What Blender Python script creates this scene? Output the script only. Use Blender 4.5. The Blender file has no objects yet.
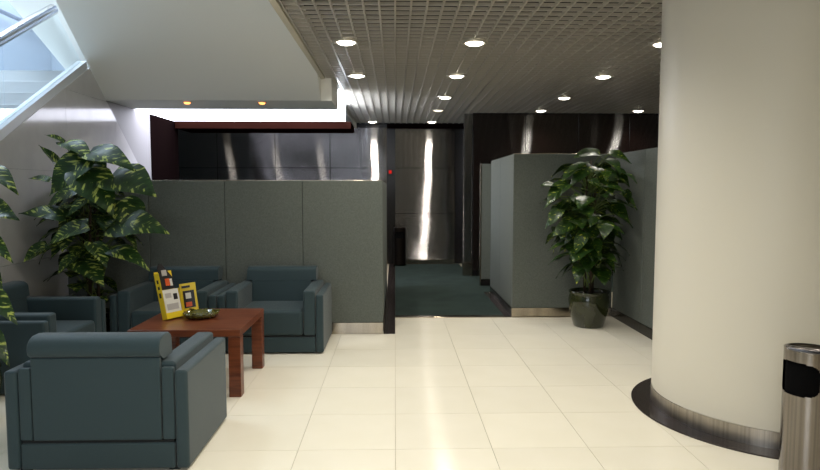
import bpy, bmesh, math, random
from mathutils import Vector, Matrix
PI = math.pi
S = bpy.context.scene
C = S.collection

# ------------------------------------------------------------------ camera, world, light
F_PX = 615.0
PITCH = math.atan(45 / F_PX)
YAW = math.atan(15 / math.hypot(F_PX, 45))
cam_d = bpy.data.cameras.new('camera')
cam_d.sensor_width = 36.0
cam_d.lens = F_PX / 820 * 36.0
cam_d.clip_start = 0.05
cam = bpy.data.objects.new('camera', cam_d)
C.objects.link(cam)
cam.location = (0, 0, 1.6)
cam.rotation_euler = (PI / 2 - PITCH, 0, -YAW)
S.camera = cam

W = bpy.data.worlds.new('world')
S.world = W
W.use_nodes = True
W.node_tree.nodes['Background'].inputs[0].default_value = (0.75, 0.87, 1.0, 1)
W.node_tree.nodes['Background'].inputs[1].default_value = 0.3

S.view_settings.view_transform = 'Standard'
S.view_settings.look = 'None'
S.view_settings.gamma = 1.0
S.view_settings.use_curve_mapping = False
S.view_settings.exposure = 0.0
S.cycles.use_denoising = True
S.cycles.max_bounces = 8
S.cycles.sample_clamp_indirect = 6.0

FILL_W = 55.0  # added fill light behind the viewpoint
SPOT_W = 62.0          # each ceiling downlight
COVE = 8.5             # emission of the landing light panel
ASSUMED_DAY_W = 480.0           # added area light, assumed daylight in the stairwell

def area(name, loc, rot, sx, sy, w, col):
    d = bpy.data.lights.new(name, 'AREA')
    d.shape = 'RECTANGLE'; d.size = sx; d.size_y = sy; d.energy = w; d.color = col
    o = bpy.data.objects.new(name, d); C.objects.link(o)
    o.location = loc; o.rotation_euler = rot
    return o
# bare area light added over the staircase as assumed daylight; no skylight is built
area('assumed_stair_daylight', (-4.5, 7.6, 6.3), (0, 0, 0), 1.8, 4.5, ASSUMED_DAY_W, (0.72, 0.86, 1.0))

# unseen fill light added behind the viewpoint, on the left, to brighten the soffit
area('unseen_fill', (-2.1, -2.5, 1.9), (PI / 2, 0, 0), 3.0, 2.2, FILL_W, (0.86, 0.93, 1.0))

# ------------------------------------------------------------------ helpers
def lin(c):
    return tuple(((v / 255) / 12.92 if v / 255 <= 0.04045 else ((v / 255 + 0.055) / 1.055) ** 2.4) for v in c) + (1,)

def mat(name, col, rough=0.5, metal=0.0, col2=None, scale=8.0, bump=0.0, bscale=60.0, coat=0.0, spec=0.5,
        sheen=0.0, aniso=0.0, tangent=None, stretch=None, rnd=0.0, arot=0.0, brush=0.0):
    m = bpy.data.materials.new(name); m.use_nodes = True
    nt = m.node_tree; b = nt.nodes['Principled BSDF']
    b.inputs['Base Color'].default_value = lin(col)
    b.inputs['Roughness'].default_value = rough
    b.inputs['Metallic'].default_value = metal
    b.inputs['Specular IOR Level'].default_value = spec
    b.inputs['Coat Weight'].default_value = coat
    b.inputs['Coat Roughness'].default_value = 0.05
    b.inputs['Sheen Weight'].default_value = sheen
    tc = nt.nodes.new('ShaderNodeTexCoord')
    vec = tc.outputs['Object']
    if stretch:
        mp = nt.nodes.new('ShaderNodeMapping'); mp.inputs['Scale'].default_value = stretch
        nt.links.new(vec, mp.inputs['Vector']); vec = mp.outputs['Vector']
    cs = None
    if col2:
        n = nt.nodes.new('ShaderNodeTexNoise'); n.inputs['Scale'].default_value = scale
        n.inputs['Detail'].default_value = 6
        nt.links.new(vec, n.inputs['Vector'])
        r = nt.nodes.new('ShaderNodeValToRGB')
        r.color_ramp.elements[0].position = 0.35; r.color_ramp.elements[1].position = 0.68
        r.color_ramp.elements[0].color = lin(col); r.color_ramp.elements[1].color = lin(col2)
        nt.links.new(n.outputs['Fac'], r.inputs['Fac'])
        cs = r.outputs['Color']
        nt.links.new(cs, b.inputs['Base Color'])
    if rnd:
        oi = nt.nodes.new('ShaderNodeObjectInfo')
        hs = nt.nodes.new('ShaderNodeHueSaturation')
        mr = nt.nodes.new('ShaderNodeMapRange')
        mr.inputs['To Min'].default_value = 1 - rnd; mr.inputs['To Max'].default_value = 1 + rnd
        nt.links.new(oi.outputs['Random'], mr.inputs['Value'])
        nt.links.new(mr.outputs['Result'], hs.inputs['Value'])
        if cs: nt.links.new(cs, hs.inputs['Color'])
        else: hs.inputs['Color'].default_value = lin(col)
        nt.links.new(hs.outputs['Color'], b.inputs['Base Color'])
    if bump:
        n2 = nt.nodes.new('ShaderNodeTexNoise'); n2.inputs['Scale'].default_value = bscale
        n2.inputs['Detail'].default_value = 3
        nt.links.new(vec, n2.inputs['Vector'])
        bp = nt.nodes.new('ShaderNodeBump'); bp.inputs['Strength'].default_value = bump
        bp.inputs['Distance'].default_value = 0.01
        nt.links.new(n2.outputs['Fac'], bp.inputs['Height'])
        nt.links.new(bp.outputs['Normal'], b.inputs['Normal'])
    if aniso:
        b.inputs['Anisotropic'].default_value = aniso
        b.inputs['Anisotropic Rotation'].default_value = arot
        if tangent == 'radial':
            t = nt.nodes.new('ShaderNodeTangent'); t.direction_type = 'RADIAL'; t.axis = 'Z'
            nt.links.new(t.outputs['Tangent'], b.inputs['Tangent'])
        else:
            t = nt.nodes.new('ShaderNodeCombineXYZ')
            for i in range(3): t.inputs[i].default_value = tangent[i]
            nt.links.new(t.outputs[0], b.inputs['Tangent'])
    if brush:
        # horizontally brushed metal: the fine grooves tilt the surface up and down only
        ge = nt.nodes.new('ShaderNodeNewGeometry')
        wn = nt.nodes.new('ShaderNodeTexWhiteNoise'); wn.noise_dimensions = '3D'
        nt.links.new(ge.outputs['Position'], wn.inputs['Vector'])
        sub = nt.nodes.new('ShaderNodeMath'); sub.operation = 'MULTIPLY_ADD'
        sub.inputs[1].default_value = brush; sub.inputs[2].default_value = -brush
        sx = nt.nodes.new('ShaderNodeSeparateXYZ'); nt.links.new(wn.outputs['Color'], sx.inputs[0])
        sm = nt.nodes.new('ShaderNodeMath'); sm.operation = 'ADD'
        nt.links.new(sx.outputs[0], sm.inputs[0]); nt.links.new(sx.outputs[1], sm.inputs[1])
        nt.links.new(sm.outputs[0], sub.inputs[0])
        wob = nt.nodes.new('ShaderNodeTexNoise'); wob.inputs['Scale'].default_value = 1.3; wob.inputs['Detail'].default_value = 1
        nt.links.new(ge.outputs['Position'], wob.inputs['Vector'])
        wm = nt.nodes.new('ShaderNodeMath'); wm.operation = 'MULTIPLY_ADD'
        wm.inputs[1].default_value = 0.07; wm.inputs[2].default_value = -0.035
        nt.links.new(wob.outputs['Fac'], wm.inputs[0])
        cb = nt.nodes.new('ShaderNodeCombineXYZ')
        nt.links.new(wm.outputs[0], cb.inputs[0]); nt.links.new(sub.outputs[0], cb.inputs[2])
        ad = nt.nodes.new('ShaderNodeVectorMath'); ad.operation = 'ADD'
        nt.links.new(ge.outputs['Normal'], ad.inputs[0]); nt.links.new(cb.outputs[0], ad.inputs[1])
        nm = nt.nodes.new('ShaderNodeVectorMath'); nm.operation = 'NORMALIZE'
        nt.links.new(ad.outputs[0], nm.inputs[0]); nt.links.new(nm.outputs[0], b.inputs['Normal'])
    return m

def emit(name, col, strength):
    m = bpy.data.materials.new(name); m.use_nodes = True
    nt = m.node_tree; nt.nodes.clear()
    e = nt.nodes.new('ShaderNodeEmission'); o = nt.nodes.new('ShaderNodeOutputMaterial')
    e.inputs[0].default_value = lin(col); e.inputs[1].default_value = strength
    nt.links.new(e.outputs[0], o.inputs[0])
    return m

def glass_mat():
    m = bpy.data.materials.new('balustrade_glass'); m.use_nodes = True
    nt = m.node_tree; nt.nodes.clear()
    o = nt.nodes.new('ShaderNodeOutputMaterial')
    tr = nt.nodes.new('ShaderNodeBsdfTransparent'); tr.inputs[0].default_value = (0.94, 0.97, 0.98, 1)
    gl = nt.nodes.new('ShaderNodeBsdfGlossy'); gl.inputs['Roughness'].default_value = 0.01
    fr = nt.nodes.new('ShaderNodeLayerWeight'); fr.inputs[0].default_value = 0.12
    mx = nt.nodes.new('ShaderNodeMixShader')
    nt.links.new(fr.outputs['Facing'], mx.inputs[0]); nt.links.new(tr.outputs[0], mx.inputs[1])
    nt.links.new(gl.outputs[0], mx.inputs[2]); nt.links.new(mx.outputs[0], o.inputs[0])
    return m

def box(bm, x0, x1, y0, y1, z0, z1):
    vs = [bm.verts.new(p) for p in ((x0,y0,z0),(x1,y0,z0),(x1,y1,z0),(x0,y1,z0),(x0,y0,z1),(x1,y0,z1),(x1,y1,z1),(x0,y1,z1))]
    for q in ((3,2,1,0),(4,5,6,7),(0,1,5,4),(1,2,6,5),(2,3,7,6),(3,0,4,7)):
        bm.faces.new([vs[i] for i in q])

def bxm(x0, x1, y0, y1, z0, z1, bev=0.0, seg=2):
    bm = bmesh.new(); box(bm, x0, x1, y0, y1, z0, z1)
    if bev:
        bmesh.ops.bevel(bm, geom=bm.edges[:], offset=bev, segments=seg, profile=0.5, affect='EDGES')
    return bm

def obj(name, bm, m, parent=None, loc=(0, 0, 0), rot=(0, 0, 0), smooth=False, wn=False):
    if isinstance(bm, bmesh.types.BMesh):
        me = bpy.data.meshes.new(name)
        bmesh.ops.recalc_face_normals(bm, faces=bm.faces[:])
        bm.to_mesh(me); bm.free()
        me.materials.append(m)
    else:
        me = bm
    if smooth or wn:
        for p in me.polygons: p.use_smooth = True
    o = bpy.data.objects.new(name, me); C.objects.link(o)
    o.location = loc; o.rotation_euler = rot
    if parent: o.parent = parent
    if wn:
        me.set_sharp_from_angle(angle=math.radians(50))
        md = o.modifiers.new('weighted_normal', 'WEIGHTED_NORMAL'); md.keep_sharp = True
    return o

def tag(o, label=None, cat=None, group=None, kind=None):
    if label: o['label'] = label
    if cat: o['category'] = cat
    if group: o['group'] = group
    if kind: o['kind'] = kind
    return o

def thing(name, label, cat, loc=(0, 0, 0), rz=0.0, group=None):
    o = bpy.data.objects.new(name, None); C.objects.link(o)
    o.empty_display_size = 0.1
    o.location = loc; o.rotation_euler = (0, 0, rz)
    return tag(o, label, cat, group)

def struct(name, bm, m, label=None, cat=None, **k):
    o = obj(name, bm, m, **k)
    return tag(o, label, cat, kind='structure')

def lathe(prof, seg=48, close=False):
    bm = bmesh.new(); rings = []
    for r, z in prof:
        rings.append([bm.verts.new((r * math.cos(2*PI*i/seg), r * math.sin(2*PI*i/seg), z)) for i in range(seg)])
    for a, b in zip(rings, rings[1:]):
        for i in range(seg):
            j = (i + 1) % seg
            bm.faces.new((a[i], a[j], b[j], b[i]))
    if close:
        bm.faces.new(rings[0]); bm.faces.new(rings[-1])
    return bm

def prism(bm, poly, axis, a, b):
    """extrude a 2D polygon along an axis (0: poly is y,z; 1: poly is x,z)"""
    def pt(p, v): return (v, p[0], p[1]) if axis == 0 else (p[0], v, p[1])
    A = [bm.verts.new(pt(p, a)) for p in poly]; B = [bm.verts.new(pt(p, b)) for p in poly]
    bm.faces.new(A); bm.faces.new(B)
    n = len(poly)
    for i in range(n):
        bm.faces.new((A[i], A[(i+1) % n], B[(i+1) % n], B[i]))

def tube(bm, pts, r0, r1=None, seg=6):
    r1 = r0 if r1 is None else r1
    rings = []; n = len(pts)
    for i, p in enumerate(pts):
        d = (pts[min(i+1, n-1)] - pts[max(i-1, 0)]).normalized()
        a = d.orthogonal().normalized(); b = d.cross(a)
        r = r0 + (r1 - r0) * i / (n - 1)
        rings.append([bm.verts.new(p + r * (a * math.cos(2*PI*k/seg) + b * math.sin(2*PI*k/seg))) for k in range(seg)])
    for q in range(n - 1):
        A = rings[q]; B = rings[q+1]
        off = min(range(seg), key=lambda s: sum((A[k].co - B[(k+s) % seg].co).length for k in range(seg)))
        for k in range(seg):
            bm.faces.new((A[k], A[(k+1) % seg], B[(k+1+off) % seg], B[(k+off) % seg]))
    bm.faces.new(rings[0]); bm.faces.new(rings[-1])

# ------------------------------------------------------------------ materials
M = {}
M['tile'] = mat('cream_marble_tile', (242, 236, 219), 0.16, col2=(239, 233, 215), scale=3, spec=0.5, rnd=0.02)
M['grout'] = mat('tile_grout', (176, 166, 142), 0.6)
M['wall'] = mat('left_wall_marble', (218, 216, 215), 0.10, col2=(208, 206, 206), scale=4, spec=0.5)
M['joint'] = mat('wall_joint', (160, 158, 158), 0.6)
M['plaster'] = mat('white_plaster', (238, 237, 230), 0.85, bump=0.05, bscale=200)
M['offwhite'] = mat('offwhite_paint', (196, 190, 174), 0.8)
M['farwall'] = mat('grey_wall_paint', (120, 116, 108), 0.8)
M['column'] = mat('column_paint', (216, 211, 197), 0.42, bump=0.04, bscale=260, spec=0.4)
M['blade'] = mat('ceiling_grid_aluminium', (196, 190, 178), 0.28, metal=0.25, spec=0.8)
M['plenum'] = mat('plenum_grey', (52, 49, 45), 0.8)
M['rim'] = mat('downlight_rim', (190, 184, 170), 0.35, metal=0.5)
M['lamp'] = emit('downlight_lens', (255, 246, 228), 12.0)
M['lamp_dim'] = emit('downlight_lens_dim', (255, 240, 212), 2.0)
M['lamp_small'] = emit('soffit_lamp_lens', (255, 150, 80), 4.0)
M['cove'] = emit('landing_light_panel', (236, 238, 255), COVE)
M['cove_end'] = emit('landing_light_end', (232, 240, 255), COVE * 3.2)
M['fabric_l'] = mat('screen_fabric', (105, 110, 104), 0.85, col2=(89, 94, 89), scale=110, bump=0.25, bscale=420, spec=0.25)
M['black'] = mat('black_plinth', (22, 19, 18), 0.25)
M['granite'] = mat('black_granite', (40, 34, 32), 0.12, col2=(54, 46, 43), scale=90)
M['steel'] = mat('brushed_steel_panel', (170, 167, 168), 0.09, metal=1.0, brush=1.15)
M['bronze'] = mat('dark_bronze_panel', (22, 13, 11), 0.09, metal=0.0, spec=1.0, brush=1.1)
M['kick'] = mat('brushed_kick_plate', (178, 168, 152), 0.2, metal=1.0, col2=(150, 140, 126), scale=3, stretch=(3, 3, 0.3))
M['kickround'] = mat('brushed_round_steel', (190, 182, 172), 0.36, metal=1.0, col2=(160, 153, 144), scale=4, stretch=(14, 14, 0.1))
M['chrome'] = mat('rail_steel', (205, 205, 210), 0.14, metal=1.0)
M['railbase'] = mat('rail_base_white', (222, 226, 230), 0.35)
M['darkwood'] = mat('dark_wood', (16, 9, 9), 0.9, spec=0.0, col2=(18, 11, 10), scale=6, stretch=(1, 1, 0.15))
M['redwood'] = mat('header_wood', (40, 20, 15), 0.7, spec=0.0, col2=(32, 15, 11), scale=8, stretch=(0.15, 1, 1))
M['carpet'] = mat('green_carpet', (50, 62, 58), 0.95, col2=(43, 54, 51), scale=3, bump=0.5, bscale=260, spec=0.1)
M['chair'] = mat('teal_upholstery', (43, 62, 67), 0.62, col2=(39, 57, 62), scale=200, bump=0.12, bscale=420, spec=0.35, sheen=0.15)
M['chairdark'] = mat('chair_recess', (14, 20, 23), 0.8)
M['tablewood'] = mat('table_wood', (118, 64, 38), 0.32, col2=(82, 38, 22), scale=4, stretch=(1, 12, 12))
M['pot'] = mat('glazed_green_pot', (46, 50, 26), 0.12, col2=(34, 38, 18), scale=6, coat=0.25)
M['soil'] = mat('soil', (30, 24, 18), 0.95, bump=0.6, bscale=50)
M['stem'] = mat('plant_stem', (92, 110, 50), 0.5)
M['trunk'] = mat('plant_trunk', (62, 48, 32), 0.8, col2=(48, 38, 26), scale=30)
M['yellow'] = mat('yellow_card', (226, 196, 34), 0.4)
M['paper'] = mat('white_paper', (212, 210, 200), 0.5)
M['ink'] = mat('print_black', (22, 18, 20), 0.4)
M['orange'] = mat('print_orange', (206, 84, 28), 0.4)
M['grey'] = mat('print_grey', (170, 165, 160), 0.4)
M['dish'] = mat('olive_glass_dish', (84, 82, 22), 0.08, col2=(60, 60, 14), scale=40, coat=0.8)
M['binblack'] = mat('bin_liner_black', (6, 6, 6), 0.9, spec=0.05)
M['binsteel'] = mat('bin_brushed_steel', (142, 136, 130), 0.2, metal=1.0, col2=(122, 116, 110), scale=4, stretch=(18, 18, 0.1))
M['red'] = emit('red_indicator', (255, 40, 30), 0.6)
M['stairstone'] = mat('stair_stone', (226, 228, 230), 0.35)
M['bluewall'] = mat('stairwell_wall', (150, 160, 172), 0.5)
M['glass'] = glass_mat()
M['fill_pane'] = emit('fill_window_pane', (225, 238, 255), 1.0)  # glow of the added, unseen window

def leaf_material(name, green, dark, yellow, amount):
    m = bpy.data.materials.new(name); m.use_nodes = True
    nt = m.node_tree; b = nt.nodes['Principled BSDF']
    b.inputs['Roughness'].default_value = 0.4
    b.inputs['Coat Weight'].default_value = 0.03
    b.inputs['Specular IOR Level'].default_value = 0.3
    tc = nt.nodes.new('ShaderNodeTexCoord'); oi = nt.nodes.new('ShaderNodeObjectInfo')
    mp = nt.nodes.new('ShaderNodeMapping'); mp.inputs['Scale'].default_value = (3.2, 8.5, 1)
    ab = nt.nodes.new('ShaderNodeVectorMath'); ab.operation = 'ABSOLUTE'
    sh = nt.nodes.new('ShaderNodeSeparateXYZ'); cb = nt.nodes.new('ShaderNodeCombineXYZ')
    nt.links.new(tc.outputs['Object'], sh.inputs[0])
    aa = nt.nodes.new('ShaderNodeMath'); aa.operation = 'ABSOLUTE'; nt.links.new(sh.outputs[0], aa.inputs[0])
    ma = nt.nodes.new('ShaderNodeMath'); ma.operation = 'MULTIPLY_ADD'; ma.inputs[1].default_value = -0.7
    nt.links.new(aa.outputs[0], ma.inputs[0]); nt.links.new(sh.outputs[1], ma.inputs[2])
    nt.links.new(sh.outputs[0], cb.inputs[0]); nt.links.new(ma.outputs[0], cb.inputs[1])
    nt.links.new(cb.outputs[0], mp.inputs['Vector'])
    n = nt.nodes.new('ShaderNodeTexNoise'); n.noise_dimensions = '4D'
    n.inputs['Scale'].default_value = 1.6; n.inputs['Detail'].default_value = 5
    mw = nt.nodes.new('ShaderNodeMath'); mw.operation = 'MULTIPLY'; mw.inputs[1].default_value = 40
    nt.links.new(oi.outputs['Random'], mw.inputs[0]); nt.links.new(mw.outputs[0], n.inputs['W'])
    nt.links.new(mp.outputs[0], n.inputs['Vector'])
    r = nt.nodes.new('ShaderNodeValToRGB')
    e = r.color_ramp.elements
    e[0].position = 0.3; e[0].color = lin(dark)
    e[1].position = 0.75; e[1].color = lin(yellow)
    k = e.new(0.60 - amount); k.color = lin(green)
    k = e.new(0.66 - amount); k.color = lin(yellow)
    nt.links.new(n.outputs['Fac'], r.inputs['Fac'])
    nt.links.new(r.outputs['Color'], b.inputs['Base Color'])
    return m
M['leaf'] = leaf_material('variegated_leaf', (38, 68, 26), (18, 38, 16), (172, 184, 90), 0.045)
M['leaf2'] = leaf_material('dark_leaf', (40, 70, 18), (16, 32, 11), (160, 166, 60), 0.0)

# ------------------------------------------------------------------ floor
H = 3.0
WX = -3.6                        # left wall plane
floor = struct('floor', bxm(-7.2, 5.6, -2.6, 13.4, -0.2, -0.006), M['grout'], 'cream polished stone floor with thin joints', 'floor')
tile_me = None
g = 0.0015
def add_tile(x0, x1, y0, y1):
    global tile_me
    full = abs(x1 - x0 - 0.6) < 1e-6 and abs(y1 - y0 - 0.6) < 1e-6
    if full:
        if tile_me is None:
            o = obj('tile', bxm(-0.3 + g, 0.3 - g, -0.3 + g, 0.3 - g, -0.006, 0.0), M['tile'], floor); tile_me = o.data
        else:
            o = obj('tile', tile_me, None, floor)
    else:
        w, d = (x1 - x0) / 2, (y1 - y0) / 2
        o = obj('tile', bxm(-w + g, w - g, -d + g, d - g, -0.006, 0.0), M['tile'], floor)
    o.location = ((x0 + x1) / 2, (y0 + y1) / 2, 0)
for ix in range(-6, 9):
    for iy in range(-5, 7):
        x0, y0 = ix * 0.6, 3.7 + iy * 0.6
        x1, y1 = x0 + 0.6, y0 + 0.6
        if x1 <= 0.001:
            y1 = min(y1, 6.76)
        else:
            y1 = min(y1, 7.61)
        if y1 - y0 < 0.03: continue
        add_tile(x0, x1, y0, y1)
carpet = tag(obj('carpet_runner', bxm(0.0, 1.385, 7.74, 13.2, -0.005, 0.006), M['carpet']),
             'dark green carpet running down the corridor to the steel wall', 'carpet')
carpet2 = struct('floor_passage', bxm(1.385, 5.5, 9.55, 11.34, -0.005, 0.005), M['carpet'], 'dark green carpet in the side passage right of the corridor', 'carpet')
struct('floor_lounge', bxm(-7.0, -0.231, 6.86, 13.24, -0.005, 0.003), M['carpet'], 'dark green carpet of the back lounge behind the low screen', 'carpet')
struct('trim_1', bxm(-0.13, -0.002, 6.762, 13.2, -0.005, 0.004), M['granite'], 'black stone floor border along the left screen', 'border')
struct('trim_2', bxm(1.387, 1.468, 7.66, 9.5, -0.005, 0.004), M['granite'], 'black stone floor border beside the right screen', 'border')
th = struct('trim_3', bxm(0.0, 1.385, 7.612, 7.70, -0.005, 0.009, 0.003), M['kick'], 'metal threshold strip where tiles meet the green carpet', 'threshold')
struct('trim_4', bxm(0.0, 1.385, 7.70, 7.738, -0.005, 0.007), M['granite'], 'narrow black strip behind the metal threshold', 'border')

# ------------------------------------------------------------------ left wall under the staircase
def stair_top(y): return 2.1 + 0.579 * (y - 5.75)
SOF_Z, SOF_Y, SOF_K = 2.72, 7.86, 0.826
def soffit(y): return SOF_Z + SOF_K * max(0.0, SOF_Y - y)
def wall_top(y): return min(stair_top(y) - 0.06, soffit(y) - 0.002)
def clip(poly, f):
    out = []
    for i in range(len(poly)):
        a, b = poly[i], poly[(i+1) % len(poly)]
        fa, fb = f(a), f(b)
        if fa >= 0: out.append(a)
        if (fa >= 0) != (fb >= 0):
            t = fa / (fa - fb); out.append((a[0] + t*(b[0]-a[0]), a[1] + t*(b[1]-a[1])))
    return out
ycross = (SOF_Z + SOF_K*SOF_Y + 0.06 - 2.1 + 0.579*5.75) / (0.579 + SOF_K)
core = [(2.3, 0.0), (10.4, 0.0), (10.4, SOF_Z - 0.002), (SOF_Y, SOF_Z - 0.002), (ycross, wall_top(ycross)), (2.3, wall_top(2.3))]
bm = bmesh.new(); prism(bm, core, 0, WX - 0.12, WX - 0.012)
wall_left = struct('wall_left', bm, M['joint'], 'pale polished stone wall below the glass stair balustrade', 'wall')
yb = [2.3, 3.3, 4.5, 5.7, 6.9, 8.1, 9.25]; zb = [0, 0.9, 1.8, 2.7, 3.6]
for y0, y1 in zip(yb, yb[1:]):
    for z0, z1 in zip(zb, zb[1:]):
        p = [(y0+.0015, z0+.0015), (y1-.0015, z0+.0015), (y1-.0015, z1-.0015), (y0+.0015, z1-.0015)]
        p = clip(p, lambda q: stair_top(q[0]) - 0.06 - q[1])
        p = clip(p, lambda q: SOF_Z - 0.003 + SOF_K*(SOF_Y - q[0]) - q[1]) if p else p
        p = clip(p, lambda q: SOF_Z - 0.003 - q[1]) if p and y0 > SOF_Y else p
        if y0 < SOF_Y < y1 and p and z0 >= 1.8:
            if z0 >= 2.7: p = clip(p, lambda q: SOF_Y - q[0])
        if len(p) > 2:
            bm = bmesh.new(); prism(bm, p, 0, WX - 0.012, WX)
            obj('panel', bm, M['wall'], wall_left)
bm = bmesh.new(); box(bm, WX - 0.012, WX, 9.26, 10.4, 0, SOF_Z - 0.003)
obj('wood_panel', bm, M['darkwood'], wall_left)

# ------------------------------------------------------------------ staircase, soffit, landing, light panel
XR = -0.93
bm = bmesh.new()
top = [(SOF_Y, SOF_Z), (5.0, soffit(5.0)), (5.0, soffit(5.0) + 0.3), (SOF_Y, SOF_Z + 0.3)]
prism(bm, top, 0, WX + 0.0, XR)
struct('stair_soffit', bm, M['plaster'], 'white sloping underside of the stair flight over the armchairs', 'soffit')
struct('landing_soffit', bxm(WX - 0.1, -0.795, SOF_Y + 0.002, 8.72, SOF_Z, 3.3), M['plaster'], 'flat white underside of the stair landing with two small lamps', 'soffit')
struct('stairwell_ceiling', bxm(-5.8, XR, -2.6, 4.998, 5.08, 5.3), M['plaster'], 'high white ceiling over the stairwell', 'ceiling')
struct('stairwell_side', bxm(XR + 0.001, XR + 0.06, -2.6, SOF_Y, 3.07, 5.4), M['plaster'], 'white side of the stair opening above the grid ceiling', 'wall')
lp = thing('light_box', 'long glowing white light box behind the landing edge', 'light', (0, 0, SOF_Z))
obj('diffuser', bxm(WX + 0.002, -0.825, 8.722, 10.2, 0, 0.27), M['cove'], lp)
obj('end_diffuser', bxm(-0.824, -0.81, 8.722, 10.2, 0, 0.277), M['cove_end'], lp)
struct('back_ceiling', bxm(-7.0, -0.815, 10.2, 13.25, 2.9, 3.1), M['plaster'], 'ceiling of the back lounge behind the light box', 'ceiling')
hb = struct('trim_5', bxm(WX + 0.02, -0.72, 10.202, 11.0, 2.60, 2.712, 0.004), M['redwood'], 'reddish brown wood header beam under the light box', 'beam')

stair = tag(obj('staircase', bxm(-5.6, WX - 0.122, 7.45, 10.35, 2.7, 3.0), M['stairstone']), 'pale stone stairs rising behind the glass balustrade', 'staircase', kind='structure')
st_me = None
for k in range(1, 17):
    z = 3.0 - 0.17 * k; y = 7.45 - 0.2936 * k
    if st_me is None:
        o = obj('step', bxm(-0.93, 0.93, 0.0, 0.2936, -0.17, 0.0, 0.008), M['stairstone'], stair); st_me = o.data
    else:
        o = obj('step', st_me, None, stair)
    o.location = (-4.66, y, z)
struct('wall_stairwell', bxm(-5.8, -5.6, -2.6, 10.4, 0, 6.4), M['bluewall'], 'blue grey side wall of the stairwell', 'wall')
struct('wall_stairback', bxm(-5.6, XR, 10.352, 10.45, 3.0, 6.4), M['bluewall'], 'blue grey end wall of the stair landing', 'wall')
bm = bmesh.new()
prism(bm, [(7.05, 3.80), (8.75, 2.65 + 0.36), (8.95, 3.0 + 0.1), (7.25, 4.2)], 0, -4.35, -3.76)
struct('daylight_band', bm, M['plaster'], 'added white sloping band standing in for daylight beside the soffit', 'light band')  # added beam, its white shape stands in for a diagonal band of daylight

bal = thing('glass_balustrade', 'glass stair balustrade with steel handrail on the pale wall', 'balustrade', (WX - 0.06, 0, 0))
def slope_prism(y0, y1, d0, d1, xa, xb):
    bm = bmesh.new()
    prism(bm, [(y0, stair_top(y0)+d0), (y1, stair_top(y1)+d0), (y1, stair_top(y1)+d1), (y0, stair_top(y0)+d1)], 0, xa, xb)
    return bm
obj('base_channel', slope_prism(2.4, 7.42, -0.06, 0.04, -0.055, 0.055), M['railbase'], bal)
for a, b in ((2.45, 3.4), (3.41, 4.65), (4.66, 5.93), (5.94, 7.2)):
    if b > 7: 
        bm = bmesh.new()
        yq = (SOF_Z + SOF_K*SOF_Y - 2.1 + 0.579*5.75 - 0.80) / (0.579 + SOF_K)
        yr = (SOF_Z + SOF_K*SOF_Y - 2.1 + 0.579*5.75 - 0.04) / (0.579 + SOF_K)
        prism(bm, [(a, stair_top(a)+0.04), (yr - 0.01, stair_top(yr - 0.01)+0.04), (yq - 0.01, stair_top(yq-0.01)+0.80), (a, stair_top(a)+0.80)], 0, -0.006, 0.006)
        obj('glass_pane', bm, M['glass'], bal)
    else:
        obj('glass_pane', slope_prism(a, b, 0.04, 0.80, -0.006, 0.006), M['glass'], bal)
bm = bmesh.new()
tube(bm, [Vector((0, 2.3, stair_top(2.3)+0.80)), Vector((0, 4.5, stair_top(4.5)+0.80)), Vector((0, 6.84, stair_top(6.84)+0.80))], 0.055, seg=16)
obj('handrail', bm, M['chrome'], bal, smooth=True)
wr = thing('wall_handrail', 'thin steel wall handrail beyond the glass balustrade', 'handrail', (-5.52, 8.0, 4.1))
bm = bmesh.new(); tube(bm, [Vector((0, -2.0, 0)), Vector((0, 0, 0)), Vector((0, 2.2, 0))], 0.03, seg=12)
obj('rail', bm, M['chrome'], wr, smooth=True)
for y in (-1.6, 0.0, 1.8):
    bm = bmesh.new(); tube(bm, [Vector((-0.09, y, -0.06)), Vector((-0.02, y, -0.06)), Vector((0, y, -0.02))], 0.01, seg=6)
    obj('bracket', bm, M['chrome'], wr)

# ------------------------------------------------------------------ back walls
wall_back = struct('wall_back', bxm(-7.0, 1.5, 13.27, 13.45, 0, 3.1), M['black'], 'dark back wall clad with brushed steel panels', 'wall')
zz = [0.10, 1.095, 2.07, 2.93]
def clad(parent, xs, y, zs, m, t=0.018, name='panel'):
    for x0, x1 in xs:
        for z0, z1 in zip(zs, zs[1:]):
            obj(name, bxm(x0 + .004, x1 - .004, y - t, y, z0 + .004, z1 - .004, 0.002, 1), m, parent)
clad(wall_back, [(-6.25, -5.01), (-5.01, -3.777), (-3.777, -2.551), (-2.551, -1.384), (-1.384, -0.169)], 13.27, zz, M['steel'])
clad(wall_back, [(0.0, 1.287)], 13.27, zz, M['steel'])
for x0, x1 in ((-6.25, -0.169), (0.0, 1.287)):
    obj('skirting', bxm(x0, x1, 13.245, 13.27, 0.0, 0.10, 0.002, 1), M['kick'], wall_back)
struct('wall_backleft', bxm(-7.2, -7.0, 10.4, 13.4, 0, 3.1), M['bluewall'], 'blue grey side wall of the back lounge', 'wall')
struct('wall_stub', bxm(-7.0, WX - 0.125, 10.36, 10.46, 0, 2.9), M['bluewall'], 'blue grey wall end closing the back lounge', 'wall')

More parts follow.
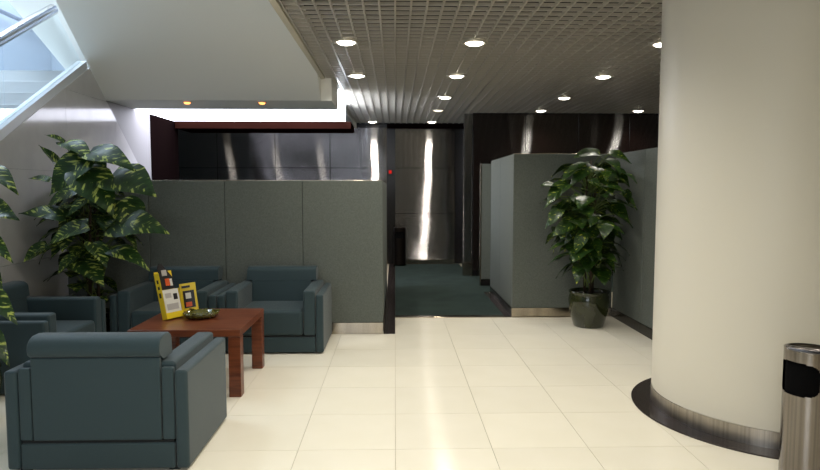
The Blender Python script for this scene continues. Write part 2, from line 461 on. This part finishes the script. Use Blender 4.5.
wall_dark = struct('wall_dark', bxm(1.43, 5.6, 11.37, 11.6, 0, 3.1), M['black'], 'dark bronze clad wall above the right screens', 'wall')
clad(wall_dark, [(1.44, 2.40), (2.40, 3.376), (3.376, 4.325), (4.325, 5.28)], 11.37, [0.1, 1.1, 2.07, 2.99], M['bronze'])
struct('wall_corridor', bxm(1.46, 1.6, 11.6, 13.3, 0, 3.1), M['black'], 'dark side wall at the end of the corridor', 'wall')
pier = thing('steel_pier', 'slim brushed steel pier with stone base at the corridor corner', 'pier', (1.345, 11.42, 0))
tag(pier, kind='structure')
obj('shaft', bxm(-0.07, 0.07, -0.06, 0.1, 0.26, 2.995, 0.004, 1), M['steel'], pier)
obj('pier_base', bxm(-0.085, 0.085, -0.075, 0.1, 0.006, 0.26, 0.004, 1), M['kick'], pier)
struct('trim_7', bxm(-0.165, 1.46, 13.15, 13.24, 2.9, 2.995), M['darkwood'], 'dark header over the steel end panel of the corridor', 'beam')
ind = thing('red_indicator', 'small red indicator light on the dark strip left of the corridor', 'indicator', (-0.10, 13.262, 1.985))
obj('housing', bxm(-0.05, 0.05, -0.03, 0, -0.07, 0.07, 0.006), M['black'], ind)
obj('lamp', bxm(-0.03, 0.03, -0.045, -0.028, -0.035, 0.035, 0.006), M['red'], ind)

struct('wall_right', bxm(5.5, 5.7, -2.6, 11.37, 0, 3.1), M['farwall'], 'plain grey wall on the right', 'wall')
struct('wall_front', bxm(-5.8, 5.7, -2.8, -2.6, 0, 5.3), M['farwall'], 'plain grey wall behind the viewpoint', 'wall')

fill_win = thing('fill_window', 'added glowing fill window, unseen behind the viewpoint', 'window', (-2.1, -2.598, 0)); tag(fill_win, kind='structure')  # window added around the fill light, out of view
obj('fill_pane', bxm(-1.5, 1.5, 0.0, 0.02, 0.8, 3.0), M['fill_pane'], fill_win)
for x in (-1.53, -0.5, 0.5, 1.53): obj('mullion', bxm(x - 0.03, x + 0.03, 0.0, 0.05, 0.77, 3.03), M['railbase'], fill_win)
for z in (0.77, 3.03): obj('rail', bxm(-1.56, 1.56, 0.0, 0.05, z - 0.03, z + 0.03), M['railbase'], fill_win)

# ------------------------------------------------------------------ grid ceiling and downlights
ceiling = struct('ceiling', bxm(-0.86, 5.6, -2.6, 13.4, 3.34, 3.44), M['plenum'], 'open cell metal grid ceiling with recessed downlights', 'ceiling')
obj('plain_section', bxm(-0.86, 5.5, -2.6, 2.9, 3.0, 3.06), M['plaster'], ceiling)
CELL = 0.1227
me_b = None
x = XR + 0.075
k = 0
while x < 5.3:
    y0, y1 = 2.9, 13.14
    if x > 1.44: y1 = 11.34
    key = x > 1.44
    if k == 0 or (key and not wide):
        o = obj('blade', bxm(-0.007, 0.007, y0, y1, 0, 0.03), M['blade'], ceiling); me_b = o.data; wide = key
    else:
        o = obj('blade', me_b, None, ceiling)
    o.location = (x, 0, H); x += CELL; k += 1
y = 2.95; me_c = None; wide = True; k = 0
while y < 13.1:
    near = y < 11.3
    x1 = 5.3 if near else 1.43
    x0 = -0.85
    if k == 0 or (wide and not near):
        o = obj('cross_blade', bxm(x0, x1, -0.007, 0.007, 0.0, 0.024), M['blade'], ceiling); me_c = o.data; wide = near
    else:
        o = obj('cross_blade', me_c, None, ceiling)
    o.location = (0, y, H); y += CELL; k += 1
obj('edge_trim', bxm(XR, XR + 0.055, 2.9, SOF_Y, 2.99, 3.07, 0.003, 1), M['offwhite'], ceiling)

dl_rim = lathe([(0.088, 0.004), (0.088, -0.006), (0.094, -0.012), (0.118, -0.012), (0.126, -0.004), (0.126, 0.004)], 40)
dl_mesh = {}
def downlight(x, y, label, on=1.0, group='downlights in the grid ceiling', z=H - 0.001):
    t = thing('downlight', label, 'downlight', (x, y, z), group=group)
    if 'rim' not in dl_mesh:
        o = obj('rim', dl_rim, M['rim'], t, smooth=True); dl_mesh['rim'] = o.data
    else: obj('rim', dl_mesh['rim'], None, t)
    kk = 'lens' if on > 0.6 else 'dim'
    if kk not in dl_mesh:
        o = obj('lens', lathe([(0.0005, -0.03), (0.04, -0.028), (0.07, -0.02), (0.089, -0.004)], 32), M['lamp'] if on > 0.6 else M['lamp_dim'], t); dl_mesh[kk] = o.data
    else: obj('lens', dl_mesh[kk], None, t)
    d = bpy.data.lights.new('downlight_beam', 'SPOT')
    d.energy = SPOT_W * on; d.spot_size = math.radians(150); d.spot_blend = 1.0
    d.shadow_soft_size = 0.08; d.color = (1.0, 0.945, 0.84)
    l = bpy.data.objects.new('downlight_beam', d); C.objects.link(l); l.parent = t; l.location = (0, 0, -0.13)
rows = [5.95, 7.65, 9.40, 10.90, 12.74]
cols = [-0.46, 0.76, 2.57, 4.30]
spots = {
 (0, 0): 'nearest recessed downlight beside the stair soffit edge in the grid ceiling',
 (0, 1): 'recessed downlight beside the stepped corner of the stair soffit',
 (0, 4): 'far recessed downlight above the bright streak left of the corridor',
 (1, 0): 'nearest recessed downlight in the middle of the grid ceiling',
 (1, 1): 'second recessed downlight in the line leading to the corridor',
 (1, 2): 'third recessed downlight in the line leading to the corridor',
 (1, 3): 'dim fourth recessed downlight in the line leading to the corridor',
 (1, 4): 'farthest recessed downlight above the steel end panel of the corridor',
 (2, 0): 'recessed downlight half hidden by the white round column',
 (2, 1): 'recessed downlight left of the column, nearest of the row to the dark wall',
 (2, 2): 'recessed downlight between the column and the corridor, second of its row',
 (2, 3): 'recessed downlight close to the dark wall above the right screen',
 (3, 3): 'recessed downlight close to the dark wall, next to the column edge',
 (3, 2): 'recessed downlight hidden behind the round column',
}
for (i, j), lab in spots.items():
    downlight(cols[i], rows[j], lab, 0.5 if (i, j) == (1, 3) else 0.65 if i > 1 else 1.0)
for x, lab in ((-3.72, 'back lounge downlight behind the header beam, leftmost of three'), (-2.66, 'back lounge downlight behind the header beam, middle of three'), (-1.68, 'back lounge downlight behind the header beam, nearest the corridor')):
    downlight(x, 12.7, lab, 0.05, 'downlights of the back lounge', 2.899)
for i in range(4):
    for y in (4.25, 2.55, 0.85, -0.85):
        if i > 1 and y > 0: continue
        downlight(cols[i], y, 'recessed downlight in the ceiling above the viewpoint', 1.0, 'downlights above the viewpoint')
for x, lab in ((-2.65, 'small orange glowing lamp in the landing underside, on the left'), (-1.70, 'small orange glowing lamp in the landing underside, on the right')):
    t = thing('soffit_lamp', lab, 'downlight', (x, 8.02, SOF_Z), group='small lamps under the landing')
    obj('rim', lathe([(0.04, 0.0), (0.042, -0.006), (0.056, -0.006), (0.06, 0.0)], 24), M['rim'], t, smooth=True)
    obj('lens', lathe([(0.0005, -0.03), (0.03, -0.025), (0.042, -0.008), (0.042, 0.0)], 24), M['lamp_small'], t)

# ------------------------------------------------------------------ screens
def screen(name, label, pieces):
    """pieces: (part name, box, material, bevel)"""
    t = thing(name, label, 'partition', (0, 0, 0))
    for nm, b, m, bv in pieces: obj(nm, bxm(*b, bv, 2), M[m], t, wn=bv > 0)
    return t
YP = 6.76
pc = []
seams = [-3.58, -2.68, -1.858, -1.014, -0.135]
for a, b in zip(seams, seams[1:]):
    pc.append(('panel', (a + .002, b - .002, YP, YP + 0.09, 0.13, 1.70), 'fabric_l', 0.006))
    pc.append(('top_cap', (a + .001, b - .001, YP + 0.004, YP + 0.086, 1.7005, 1.708), 'kick', 0.002))
    pc.append(('skirting', (a + .001, b - .001, YP - 0.004, YP + 0.094, 0.004, 0.128), 'kick', 0.0))
for a, b in ((6.855, 7.9), (7.9, 8.95), (8.95, 10.0)):
    pc.append(('panel', (-0.225, -0.135, a + .002, b - .002, 0.13, 1.70), 'fabric_l', 0.006))
    pc.append(('skirting', (-0.228, -0.132, a + .001, b - .001, 0.004, 0.128), 'black', 0.0))
screen('partition_screen', 'low grey green fabric screen behind the armchairs with metal skirting', pc)
YR, HR = 7.64, 2.045
pc = []
for a, b in ((1.47, 2.74),):
    pc.append(('panel', (a + .002, b - .002, YR, YR + 0.09, 0.115, HR), 'fabric_l', 0.006))
    pc.append(('top_cap', (a + .001, b - .001, YR + 0.004, YR + 0.086, HR + 0.0005, HR + 0.008), 'kick', 0.002))
    pc.append(('skirting', (a - .003, b, YR - 0.004, YR + 0.094, 0.004, 0.113), 'kick', 0.0))
for a, b in ((YR + 0.095, 8.6), (8.6, 9.42)):
    pc.append(('panel', (1.472, 1.562, a + .002, b - .002, 0.115, HR), 'fabric_l', 0.006))
    pc.append(('skirting', (1.469, 1.565, a + .001, b - .001, 0.004, 0.113), 'black', 0.0))
screen('partition_screen', 'tall grey green corner screen behind the potted plant', pc)
pc = []
for a, b in ((4.9, 5.8), (5.8, 6.72), (6.72, YR - 0.006)):
    pc.append(('panel', (2.742, 2.832, a + .002, b - .002, 0.115, HR), 'fabric_l', 0.006))
    pc.append(('skirting', (2.738, 2.836, a + .001, b - .001, 0.004, 0.113), 'black', 0.0))
for o in pc[:1]: pass
screen('partition_screen', 'tall grey green side screen running behind the white column', [q for q in pc if q[1][2] > 5.0])
pc = [('panel', (1.43, 2.6, 10.15, 10.24, 0.115, 2.03), 'fabric_l', 0.006), ('skirting', (1.43, 2.6, 10.146, 10.244, 0.006, 0.113), 'black', 0.0),
      ('edge_strip', (1.412, 1.429, 10.145, 10.245, 0.006, 2.04), 'kick', 0.0)]
screen('partition_screen', 'narrow far screen with a bright metal edge beside the corridor', pc)

# ------------------------------------------------------------------ round column
CX_, CY_ = 2.708, 4.32
col = thing('round_column', 'large white round column with steel kick band and black floor ring', 'column', (CX_, CY_, 0))
tag(col, kind='structure')
obj('shaft', lathe([(0.787, 0.118), (0.787, 3.3)], 160), M['column'], col, smooth=True)
obj('kick_band', lathe([(0.79, 0.008), (0.79, 0.117)], 160), M['kickround'], col, smooth=True)
obj('floor_ring', lathe([(0.6, 0.0005), (0.93, 0.0005), (0.93, 0.006), (0.925, 0.008), (0.6, 0.008)], 128), M['granite'], col)

# ------------------------------------------------------------------ armchairs
def armchair(label, loc, rz):
    t = thing('armchair', label, 'armchair', loc, rz, 'teal armchairs around the coffee table')
    f, r = -0.42, 0.383
    obj('base', bxm(-0.432, 0.432, f + 0.005, r - 0.002, 0.015, 0.165, 0.01), M['chair'], t, wn=True)
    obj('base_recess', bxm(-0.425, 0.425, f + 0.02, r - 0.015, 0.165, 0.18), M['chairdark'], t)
    for s in (-1, 1):
        x0, x1 = sorted((s * 0.437, s * 0.513))
        obj('side_panel', bxm(x0, x1, f, r, 0.012, 0.585, 0.02, 3), M['chair'], t, wn=True)
        x0, x1 = sorted((s * 0.315, s * 0.433))
        obj('arm', bxm(x0, x1, f + 0.004, 0.34, 0.18, 0.625, 0.022, 3), M['chair'], t, wn=True)
    obj('seat_cushion', bxm(-0.312, 0.312, f + 0.002, 0.153, 0.18, 0.43, 0.035, 4), M['chair'], t, wn=True)
    # raked back with a rolled top
    bm = bmesh.new()
    prism(bm, [(0.155, 0.18), (0.196, 0.638), (0.33, 0.638), (0.33, 0.18)], 0, -0.312, 0.312)
    obj('backrest', bm, M['chair'], t)
    for s in (-1, 1):
        x0, x1 = sorted((s * 0.365, s * 0.434))
        obj('arm_end', bxm(x0, x1, 0.342, 0.378, 0.182, 0.60, 0.01), M['chair'], t, wn=True)
    obj('back_panel', bxm(-0.36, 0.36, 0.345, 0.38, 0.182, 0.66, 0.008), M['chair'], t, wn=True)
    roll = [(0.1965, 0.64), (0.205, 0.735), (0.214, 0.758), (0.236, 0.773), (0.28, 0.78), (0.335, 0.778), (0.372, 0.762),
            (0.394, 0.735), (0.399, 0.705), (0.392, 0.678), (0.375, 0.663), (0.343, 0.66), (0.34, 0.64)]
    bm = bmesh.new(); prism(bm, roll, 0, -0.367, 0.367)
    ends = [e for e in bm.edges if abs(e.verts[0].co.x - e.verts[1].co.x) < 1e-5 and min(v.co.y for v in e.verts) > 0.21]
    bmesh.ops.bevel(bm, geom=ends, offset=0.008, segments=2, profile=0.5, affect='EDGES')
    obj('head_roll', bm, M['chair'], t, wn=True)
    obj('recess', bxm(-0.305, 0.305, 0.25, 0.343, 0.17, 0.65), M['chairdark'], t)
    for i, (sx, sy) in enumerate(((-1, -1), (1, -1), (-1, 1), (1, 1))):
        obj('foot', bxm(sx*0.42 - 0.03, sx*0.42 + 0.03, sy*0.33 - 0.03, sy*0.33 + 0.03, 0.0, 0.02), M['chairdark'], t)
    return t
armchair('teal armchair against the screen, next to its metal skirting end', (-1.212, 6.352, 0), 0)
armchair('teal armchair against the screen, behind the yellow brochures', (-2.252, 6.352, 0), 0)
armchair('teal armchair seen from behind in the left foreground', (-1.688, 3.815, 0), PI)
armchair('teal armchair by the left wall, half hidden by leaves', (-3.13, 5.26, 0), PI / 2)

# ------------------------------------------------------------------ coffee table and what stands on it
t = thing('coffee_table', 'low square red brown wooden coffee table among the armchairs', 'table', (-1.62, 5.115, 0))
obj('table_top', bxm(-0.43, 0.43, -0.43, 0.43, 0.475, 0.53, 0.004), M['tablewood'], t)
for sx in (-1, 1):
    for sy in (-1, 1):
        a, b = sorted((sx * 0.428, sx * 0.335)); c, d = sorted((sy * 0.428, sy * 0.335))
        obj('leg', bxm(a, b, c, d, 0, 0.474, 0.004), M['tablewood'], t)
TZ = 0.531
t = thing('brochure_stand', 'tall yellow cardboard brochure stand holding white leaflets on the table', 'brochure stand', (-1.865, 5.12, TZ), math.radians(60))
lean = math.radians(-14)
root = t
def card(name, parent, x0, x1, y0, y1, z0, z1, m, rot):
    return obj(name, bxm(x0, x1, y0, y1, z0, z1), M[m], parent, rot=rot)
R_ = (lean, 0, 0)
back = card('back_card', t, -0.085, 0.085, 0.0, 0.006, 0.0, 0.40, 'yellow', R_)
card('side_flap', t, -0.088, -0.085, -0.052, 0.006, 0.0, 0.385, 'yellow', R_)
card('side_flap', t, 0.085, 0.088, -0.05, 0.006, 0.0, 0.24, 'yellow', R_)
card('front_lip', t, -0.085, 0.085, -0.052, -0.049, 0.0, 0.05, 'yellow', R_)
bm = bmesh.new(); prism(bm, [(-0.05, 0.245), (0.084, 0.245), (0.084, 0.34), (0.0, 0.46), (-0.03, 0.47), (-0.05, 0.44)], 1, -0.006, -0.001)
pic = obj('picture', bm, M['ink'], t, rot=R_)
for z0, z1 in ((0.30, 0.33), (0.25, 0.275), (0.18, 0.22)):
    card('print', t, -0.0885, -0.0875, -0.035, -0.012, z0, z1, 'ink', R_)
card('picture_detail', pic, 0.0, 0.045, -0.008, -0.0055, 0.275, 0.335, 'orange', (0, 0, 0))
card('picture_detail', pic, -0.02, 0.03, -0.008, -0.0055, 0.36, 0.41, 'grey', (0, 0, 0))
card('picture_detail', pic, 0.045, 0.07, -0.008, -0.0055, 0.27, 0.33, 'paper', (0, 0, 0))
for k in range(5):
    lf = card('leaflet', t, -0.078, 0.078, -0.046 + k * 0.008, -0.040 + k * 0.008, 0.004, 0.24 - 0.003 * k, 'paper', R_)
    if k == 0:
        card('print', lf, -0.06, 0.0, -0.0472, -0.046, 0.17, 0.21, 'grey', (0, 0, 0))
        card('print', lf, 0.02, 0.06, -0.0472, -0.046, 0.15, 0.20, 'ink', (0, 0, 0))
        card('print', lf, -0.06, 0.055, -0.0472, -0.046, 0.07, 0.12, 'grey', (0, 0, 0))
t = thing('brochure_card', 'small yellow display card with a dark picture behind the olive dish', 'brochure', (-1.775, 5.33, TZ), math.radians(14))
R_ = (math.radians(-12), math.radians(-7), 0)
card('card_body', t, -0.066, 0.066, 0.0, 0.012, 0.0085, 0.265, 'yellow', R_)
p = card('picture', t, -0.045, 0.048, -0.003, 0.0, 0.05, 0.20, 'ink', R_)
card('picture_detail', p, -0.025, 0.02, -0.005, -0.0025, 0.13, 0.18, 'paper', (0, 0, 0))
card('picture_detail', p, -0.03, 0.02, -0.005, -0.0025, 0.06, 0.10, 'orange', (0, 0, 0))
card('print', p, -0.05, 0.02, -0.0045, -0.0005, 0.225, 0.245, 'ink', (0, 0, 0))
card('rest', t, -0.02, 0.02, 0.10, 0.104, 0.0, 0.19, 'yellow', (math.radians(12), 0, 0))

t = thing('glass_dish', 'round olive green glass ashtray dish on the table', 'dish', (-1.635, 5.165, TZ))
bm = lathe([(0.001, 0.008), (0.09, 0.008), (0.135, 0.04), (0.142, 0.046), (0.155, 0.046), (0.16, 0.04), (0.15, 0.02), (0.12, 0.0), (0.001, 0.0)], 64)
for v in bm.verts:
    rr = math.hypot(v.co.x, v.co.y)
    if rr > 0.11:
        a = math.atan2(v.co.y, v.co.x); k = 1 + 0.03 * math.cos(16 * a)
        v.co.x *= k; v.co.y *= k;  v.co.z += 0.004 * math.cos(16 * a) * (v.co.z > 0.03)
bmesh.ops.scale(bm, vec=(0.9, 0.9, 1), verts=bm.verts[:])
obj('bowl', bm, M['dish'], t, smooth=True)
for a in (0.4, 2.5, 4.6):
    obj('rest_notch', bxm(-0.012, 0.012, -0.02, 0.02, 0, 0.012, 0.004), M['dish'], t, loc=(0.133*math.cos(a), 0.133*math.sin(a), 0.046), rot=(0, 0, a + PI/2))

# ------------------------------------------------------------------ ash bins
def ash_bin(label, loc, face, R, Hh, oz0, oz1, half, dark=False):
    t = thing('ash_bin', label, 'bin', loc, face)
    m = M['binsteel'] if not dark else M['bronze_bin']
    seg = 120; bm = bmesh.new()
    zs = [0.02, oz0 - 0.03]
    n = 36
    zs += [oz0 - 0.02 + (oz1 - oz0 + 0.04) * i / n for i in range(n + 1)] + [oz1 + 0.03, Hh]
    rings = [[bm.verts.new((R*math.cos(2*PI*i/seg), R*math.sin(2*PI*i/seg), z)) for i in range(seg)] for z in zs]
    cz, hz = (oz0 + oz1) / 2, (oz1 - oz0) / 2
    for a, b, z0, z1 in zip(rings, rings[1:], zs, zs[1:]):
        for i in range(seg):
            ang = (2*PI*(i + .5)/seg + PI) % (2*PI) - PI
            zc = (z0 + z1) / 2
            if (abs(ang) / half) ** 4 + (abs(zc - cz) / hz) ** 4 < 1: continue
            j = (i + 1) % seg
            bm.faces.new((a[i], a[j], b[j], b[i]))
    obj('body', bm, m, t, smooth=True)
    obj('liner', lathe([(0.001, 0.03), (R - 0.012, 0.03), (R - 0.012, Hh - 0.03), (0.001, Hh - 0.03)], 48), M['binblack'], t, smooth=True)
    obj('foot_ring', lathe([(R - 0.02, 0.0), (R + 0.003, 0.0), (R + 0.003, 0.022), (R - 0.02, 0.022)], 64), M['binblack'], t)
    obj('top_rim', lathe([(R - 0.001, Hh - 0.004), (R + 0.001, Hh + 0.002), (R - 0.006, Hh + 0.003), (R - 0.008, Hh - 0.012), (0.001, Hh - 0.012)], 64), m, t, smooth=True)
    obj('flap_divider', bxm(-0.004, 0.004, -R + 0.01, R - 0.01, Hh - 0.012, Hh + 0.004, 0.001, 1), M['chrome'], t, rot=(0, 0, 0.5))
    return t
M['bronze_bin'] = mat('dark_bin_metal', (52, 44, 38), 0.3, metal=0.9)
bx_, by_ = 2.228, 3.19
ash_bin('brushed steel ash bin with dark opening beside the white column', (bx_, by_, 0), math.atan2(-by_, -bx_) - math.radians(35), 0.125, 0.75, 0.515, 0.69, math.radians(58))
ash_bin('small dark bin standing at the far end of the corridor', (0.10, 13.0, 0.006), -PI / 2, 0.13, 0.80, 0.58, 0.72, math.radians(50), dark=True)

# ------------------------------------------------------------------ plants
def leaf_mesh(name, m, droop, fold, wid, skew=0.0):
    """unit leaf along +Y, heart shaped"""
    bm = bmesh.new()
    ts = [0.0, 0.06, 0.16, 0.3, 0.45, 0.6, 0.75, 0.88, 1.0]
    ws = [0.10, 0.27, 0.38, 0.42, 0.39, 0.31, 0.20, 0.09, 0.0]
    back = [-0.02, -0.10, -0.07, 0, 0, 0, 0, 0, 0]
    rows = []
    for i, (t, w) in enumerate(zip(ts, ws)):
        row = []
        for s in (-1, -0.5, 0, 0.5, 1):
            x = s * w * wid
            y = t + (back[i] * abs(s) if i < 3 else 0)
            z = -droop * t * t + fold * abs(x) - 0.25 * (abs(s) == 1) * w * 0.25 + 0.02 * math.sin(9 * t + 2 * s)
            row.append(bm.verts.new((x + skew * t * t, y, z)))
        rows.append(row)
    for a, b in zip(rows, rows[1:]):
        for i in range(4):
            bm.faces.new((a[i], a[i+1], b[i+1], b[i]))
    bmesh.ops.remove_doubles(bm, verts=bm.verts[:], dist=1e-4)
    me = bpy.data.meshes.new(name); bm.to_mesh(me); bm.free()
    me.materials.append(m)
    for p in me.polygons: p.use_smooth = True
    return me
LEAF = [leaf_mesh('leaf_shape', M['leaf'], 0.28, 0.25, 1.0), leaf_mesh('leaf_shape', M['leaf'], 0.4, 0.15, 0.9, 0.1),
        leaf_mesh('leaf_shape', M['leaf'], 0.18, 0.3, 1.05, -0.1)]
LEAF2 = [leaf_mesh('leaf_shape', M['leaf2'], 0.3, 0.25, 0.95), leaf_mesh('leaf_shape', M['leaf2'], 0.45, 0.2, 0.85, 0.12),
         leaf_mesh('leaf_shape', M['leaf2'], 0.2, 0.35, 1.0, -0.1)]

def pot_of(t, R, hh, m='pot'):
    obj('pot', lathe([(0.001, 0.0), (R*0.70, 0.0), (R*0.74, 0.012), (R*0.90, hh*0.35), (R*1.0, hh*0.72), (R*0.97, hh*0.86), (R*0.93, hh*0.92), (R*0.99, hh*0.97), (R*0.99, hh), (R*0.92, hh), (R*0.90, hh*0.90)], 64), M[m], t, smooth=True)
    obj('soil', lathe([(0.001, hh*0.93), (R*0.5, hh*0.92), (R*0.905, hh*0.90)], 32), M['soil'], t)

CHAIRS = [(-2.80, -0.6, 5.88, 6.8), (-3.6, -2.62, 4.70, 5.82), (-2.25, -1.1, 3.3, 4.3)]   # footprints leaves keep out of
def put_leaf(t, B, tip, up, meshes, rng, stem_bm, root, size=None, w=1.0):
    """leaf from B to tip, upper side facing up; its stalk joins root"""
    D = (tip - B); L = size or D.length
    D = D.normalized()
    N = (up - D * up.dot(D))
    N = N.normalized() if N.length > 1e-4 else D.orthogonal().normalized()
    X_ = D.cross(N).normalized()
    mx = Matrix((X_, D, N)).transposed().to_4x4()
    o = obj('leaf', meshes[rng.randrange(len(meshes))], None, t)
    sc = Matrix.Diagonal((L * w, L, L, 1))
    o.matrix_local = Matrix.Translation(B) @ mx @ sc
    mid = (root + B) / 2 + Vector((0, 0, 0.12 * (B - root).length)) + (B - root) * 0.08
    pts = [root.lerp(mid, q) * (1 - q) + mid.lerp(B, q) * q for q in (0, 0.25, 0.5, 0.75, 1.0)]
    tube(stem_bm, pts, 0.007, 0.004, 5)
    return o

def plant(label, loc, R, hh, trunk_h, leaves, fill, meshes, seed, cat='plant', xlim=None, ylim=None, potmat='pot'):
    """leaves: (bx, by, bz, tx, ty, tz, width) in plant coordinates; fill: (count, radius at z, z0, z1, size)"""
    rng = random.Random(seed)
    t = thing('potted_plant', label, cat, loc)
    pot_of(t, R, hh, potmat)
    trunks = []
    for k in range(3):
        a = 2*PI*k/3 + 0.4
        pts = [Vector((0.05*math.cos(a), 0.05*math.sin(a), hh*0.88)),
               Vector((0.07*math.cos(a+.5), 0.07*math.sin(a+.5), hh + (trunk_h - hh)*0.5)),
               Vector((0.05*math.cos(a+1), 0.05*math.sin(a+1), trunk_h - 0.1*k))]
        bm = bmesh.new(); tube(bm, pts, 0.018, 0.010, 7)
        obj('trunk', bm, M['trunk'], t, smooth=True); trunks.append(pts)
    sb = bmesh.new()
    def root_for(B):
        pts = trunks[rng.randrange(3)]
        z = min(max(B.z - 0.25 * rng.random() - 0.1, hh), trunk_h - 0.25)
        q = (z - pts[0].z) / (pts[2].z - pts[0].z)
        return pts[0].lerp(pts[1], min(1, 2*q)) if q < 0.5 else pts[1].lerp(pts[2], 2*q - 1)
    view = Vector((-loc[0], -loc[1], 1.6 - 1.2)).normalized()
    for (ax, ay, az, tx, ty, tz, w) in leaves:
        if xlim:
            ax, tx = (min(max(v, xlim[0] + 0.03 - loc[0]), xlim[1] - 0.06 - loc[0]) for v in (ax, tx))
        B = Vector((ax, ay, az)); T = Vector((tx, ty, tz))
        up = (Vector((0, 0, 0.9)) + view * 0.6 + Vector((rng.uniform(-.2, .2), rng.uniform(-.2, .2), 0)))
        put_leaf(t, B, T, up, meshes, rng, sb, root_for(B), w=w)
    n, rad, z0, z1, size = fill
    k = 0; tries = 0
    while k < n and tries < 4000:
        tries += 1
        z = z0 + (z1 - z0) * rng.random(); a = rng.uniform(0, 2*PI)
        r = rad((z - z0)/(z1 - z0)) * math.sqrt(rng.uniform(0.12, 1.0))
        B = Vector((r*math.cos(a), r*math.sin(a), z))
        s = size * rng.uniform(0.7, 1.15)
        b = a + rng.uniform(-0.6, 0.6)
        D = Vector((math.cos(b), math.sin(b), rng.uniform(-0.7, 0.15))).normalized()
        T = B + D * s
        bad = False
        for P_ in (B, T, B + D*s*0.4 + Vector((-D.y, D.x, 0))*s*0.4, B + D*s*0.4 - Vector((-D.y, D.x, 0))*s*0.4):
            wx, wy = P_.x + loc[0], P_.y + loc[1]
            if xlim and not (xlim[0] < wx < xlim[1]): bad = True
            if ylim and not (ylim[0] < wy < ylim[1]): bad = True
            if P_.z < 0.9 and any(c[0] < wx < c[1] and c[2] < wy < c[3] for c in CHAIRS): bad = True
        if bad: continue
        put_leaf(t, B, T, Vector((0.3*math.cos(a), 0.3*math.sin(a), 1)), meshes, rng, sb, root_for(B), w=rng.uniform(0.85, 1.1))
        k += 1
    obj('leaf_stalks', sb, M['stem'], t, smooth=True)['kind'] = 'stuff'
    return t

def from_px(lst, yplane, loc):
    """measured outlines (in the frame's pixels) laid onto the plant's own plane, as plant coordinates"""
    p, yw = PITCH, YAW
    f = Vector((math.sin(yw)*math.cos(p), math.cos(yw)*math.cos(p), -math.sin(p))); r = Vector((math.cos(yw), -math.sin(yw), 0)); u = r.cross(f)
    out = []
    for (x0, y0, d0, x1, y1, d1, w) in lst:
        q = []
        for x, y, d in ((x0, y0, d0), (x1, y1, d1)):
            v = f + (x - 410)/F_PX*r - (y - 235)/F_PX*u
            k = (yplane + d) / v.y
            q += [v.x*k - loc[0], yplane + d - loc[1], 1.6 + v.z*k - loc[2]]
        out.append((*q, w))
    return out
LP = (-3.08, 6.28, 0.0)
leaves_l = [
 (64, 143, .0, 47, 132, -.1, .8), (64, 143, .0, 92, 151, -.15, .75), (60, 170, .0, 46, 143, -.1, .7),
 (88, 157, -.05, 42, 187, -.25, 1.0), (88, 153, .0, 131, 157, -.2, .75), (92, 154, .1, 106, 172, 0, .8),
 (80, 170, -.1, 116, 196, -.3, 1.1), (110, 176, .0, 153, 184, -.15, 1.25), (50, 180, .05, 29, 173, .0, .9),
 (95, 193, -.15, 64, 208, -.35, .7), (66, 216, -.05, 21, 203, -.2, .9), (113, 226, -.05, 159, 212, -.2, 1.15),
 (88, 226, -.15, 44, 236, -.3, .9), (110, 249, -.1, 147, 253, -.25, .7), (48, 246, -.05, 20, 258, -.2, .9),
 (75, 256, -.15, 55, 270, -.3, .8), (92, 243, -.15, 106, 264, -.3, .8), (75, 190, .0, 40, 200, -.1, 1.0),
 (120, 200, .05, 138, 232, -.05, 1.1), (78, 262, -.1, 102, 282, -.25, .9),
]
plant('large variegated potted plant in the corner between left wall and screen', LP, 0.21, 0.36, 1.9,
      from_px([(*q[:6], q[6]*0.95) for q in leaves_l], 5.98, LP), (95, lambda q: 0.14 + 0.22*math.sin(PI*min(1, q*1.1)), 0.40, 1.78, 0.27), LEAF, 5,
      xlim=(WX + 0.03, -1.9), ylim=(5.5, 6.73))
RP = (2.28, 7.12, 0.0)
leaves_r = [
 (600, 155, .0, 573, 152, -.05, .8), (610, 153, .0, 633, 158, -.1, .8), (602, 172, -.1, 618, 190, -.2, 1.0),
 (568, 184, -.05, 543, 201, -.15, .7), (556, 187, .0, 541, 182, -.1, .8), (573, 195, -.1, 593, 209, -.25, .7),
 (590, 180, -.1, 601, 188, -.25, .7), (615, 170, .0, 636, 180, -.1, .9), (592, 166, .0, 570, 178, -.1, .9),
 (625, 190, .0, 642, 203, -.05, .9), (560, 210, -.05, 548, 222, -.15, 1.0), (575, 222, -.1, 553, 231, -.2, .8),
 (600, 225, -.1, 620, 235, -.25, .9), (585, 232, -.15, 575, 250, -.25, .9), (610, 205, -.05, 632, 222, -.15, .9),
]
plant('leafy green plant in the glazed green pot by the right screens', RP, 0.235, 0.42, 1.95,
      from_px(leaves_r, 6.95, RP), (125, lambda q: 0.06 + 0.34*math.sin(PI*(0.08 + 0.72*q)), 0.70, 1.95, 0.26), LEAF2, 11,
      xlim=(1.55, 2.73), ylim=(6.3, 7.62))
NP = (-2.98, 4.28, 0.0)
leaves_n = [
 (-16, 168, .0, 21, 181, -.1, 1.1), (-22, 208, -.05, 16, 214, -.15, 1.2), (-18, 236, .0, 14, 252, -.1, .9),
 (-20, 290, -.1, 20, 312, -.2, 1.0), (-18, 326, -.1, 16, 350, -.2, 1.0), (-14, 265, .0, 8, 290, -.1, .8), (-24, 190, .1, 4, 232, .0, .9),
]
plant('variegated potted plant at the left edge beside the near armchair', NP, 0.2, 0.36, 1.6,
      from_px([(q[0]-5, q[1], q[2], q[3]-3, q[4], q[5], q[6]*0.62) for q in leaves_n], 4.2, NP), (7, lambda q: 0.08 + 0.08*math.sin(PI*q), 0.6, 1.5, 0.2), LEAF, 8,
      xlim=(WX + 0.03, -2.2), ylim=(3.7, 4.78))
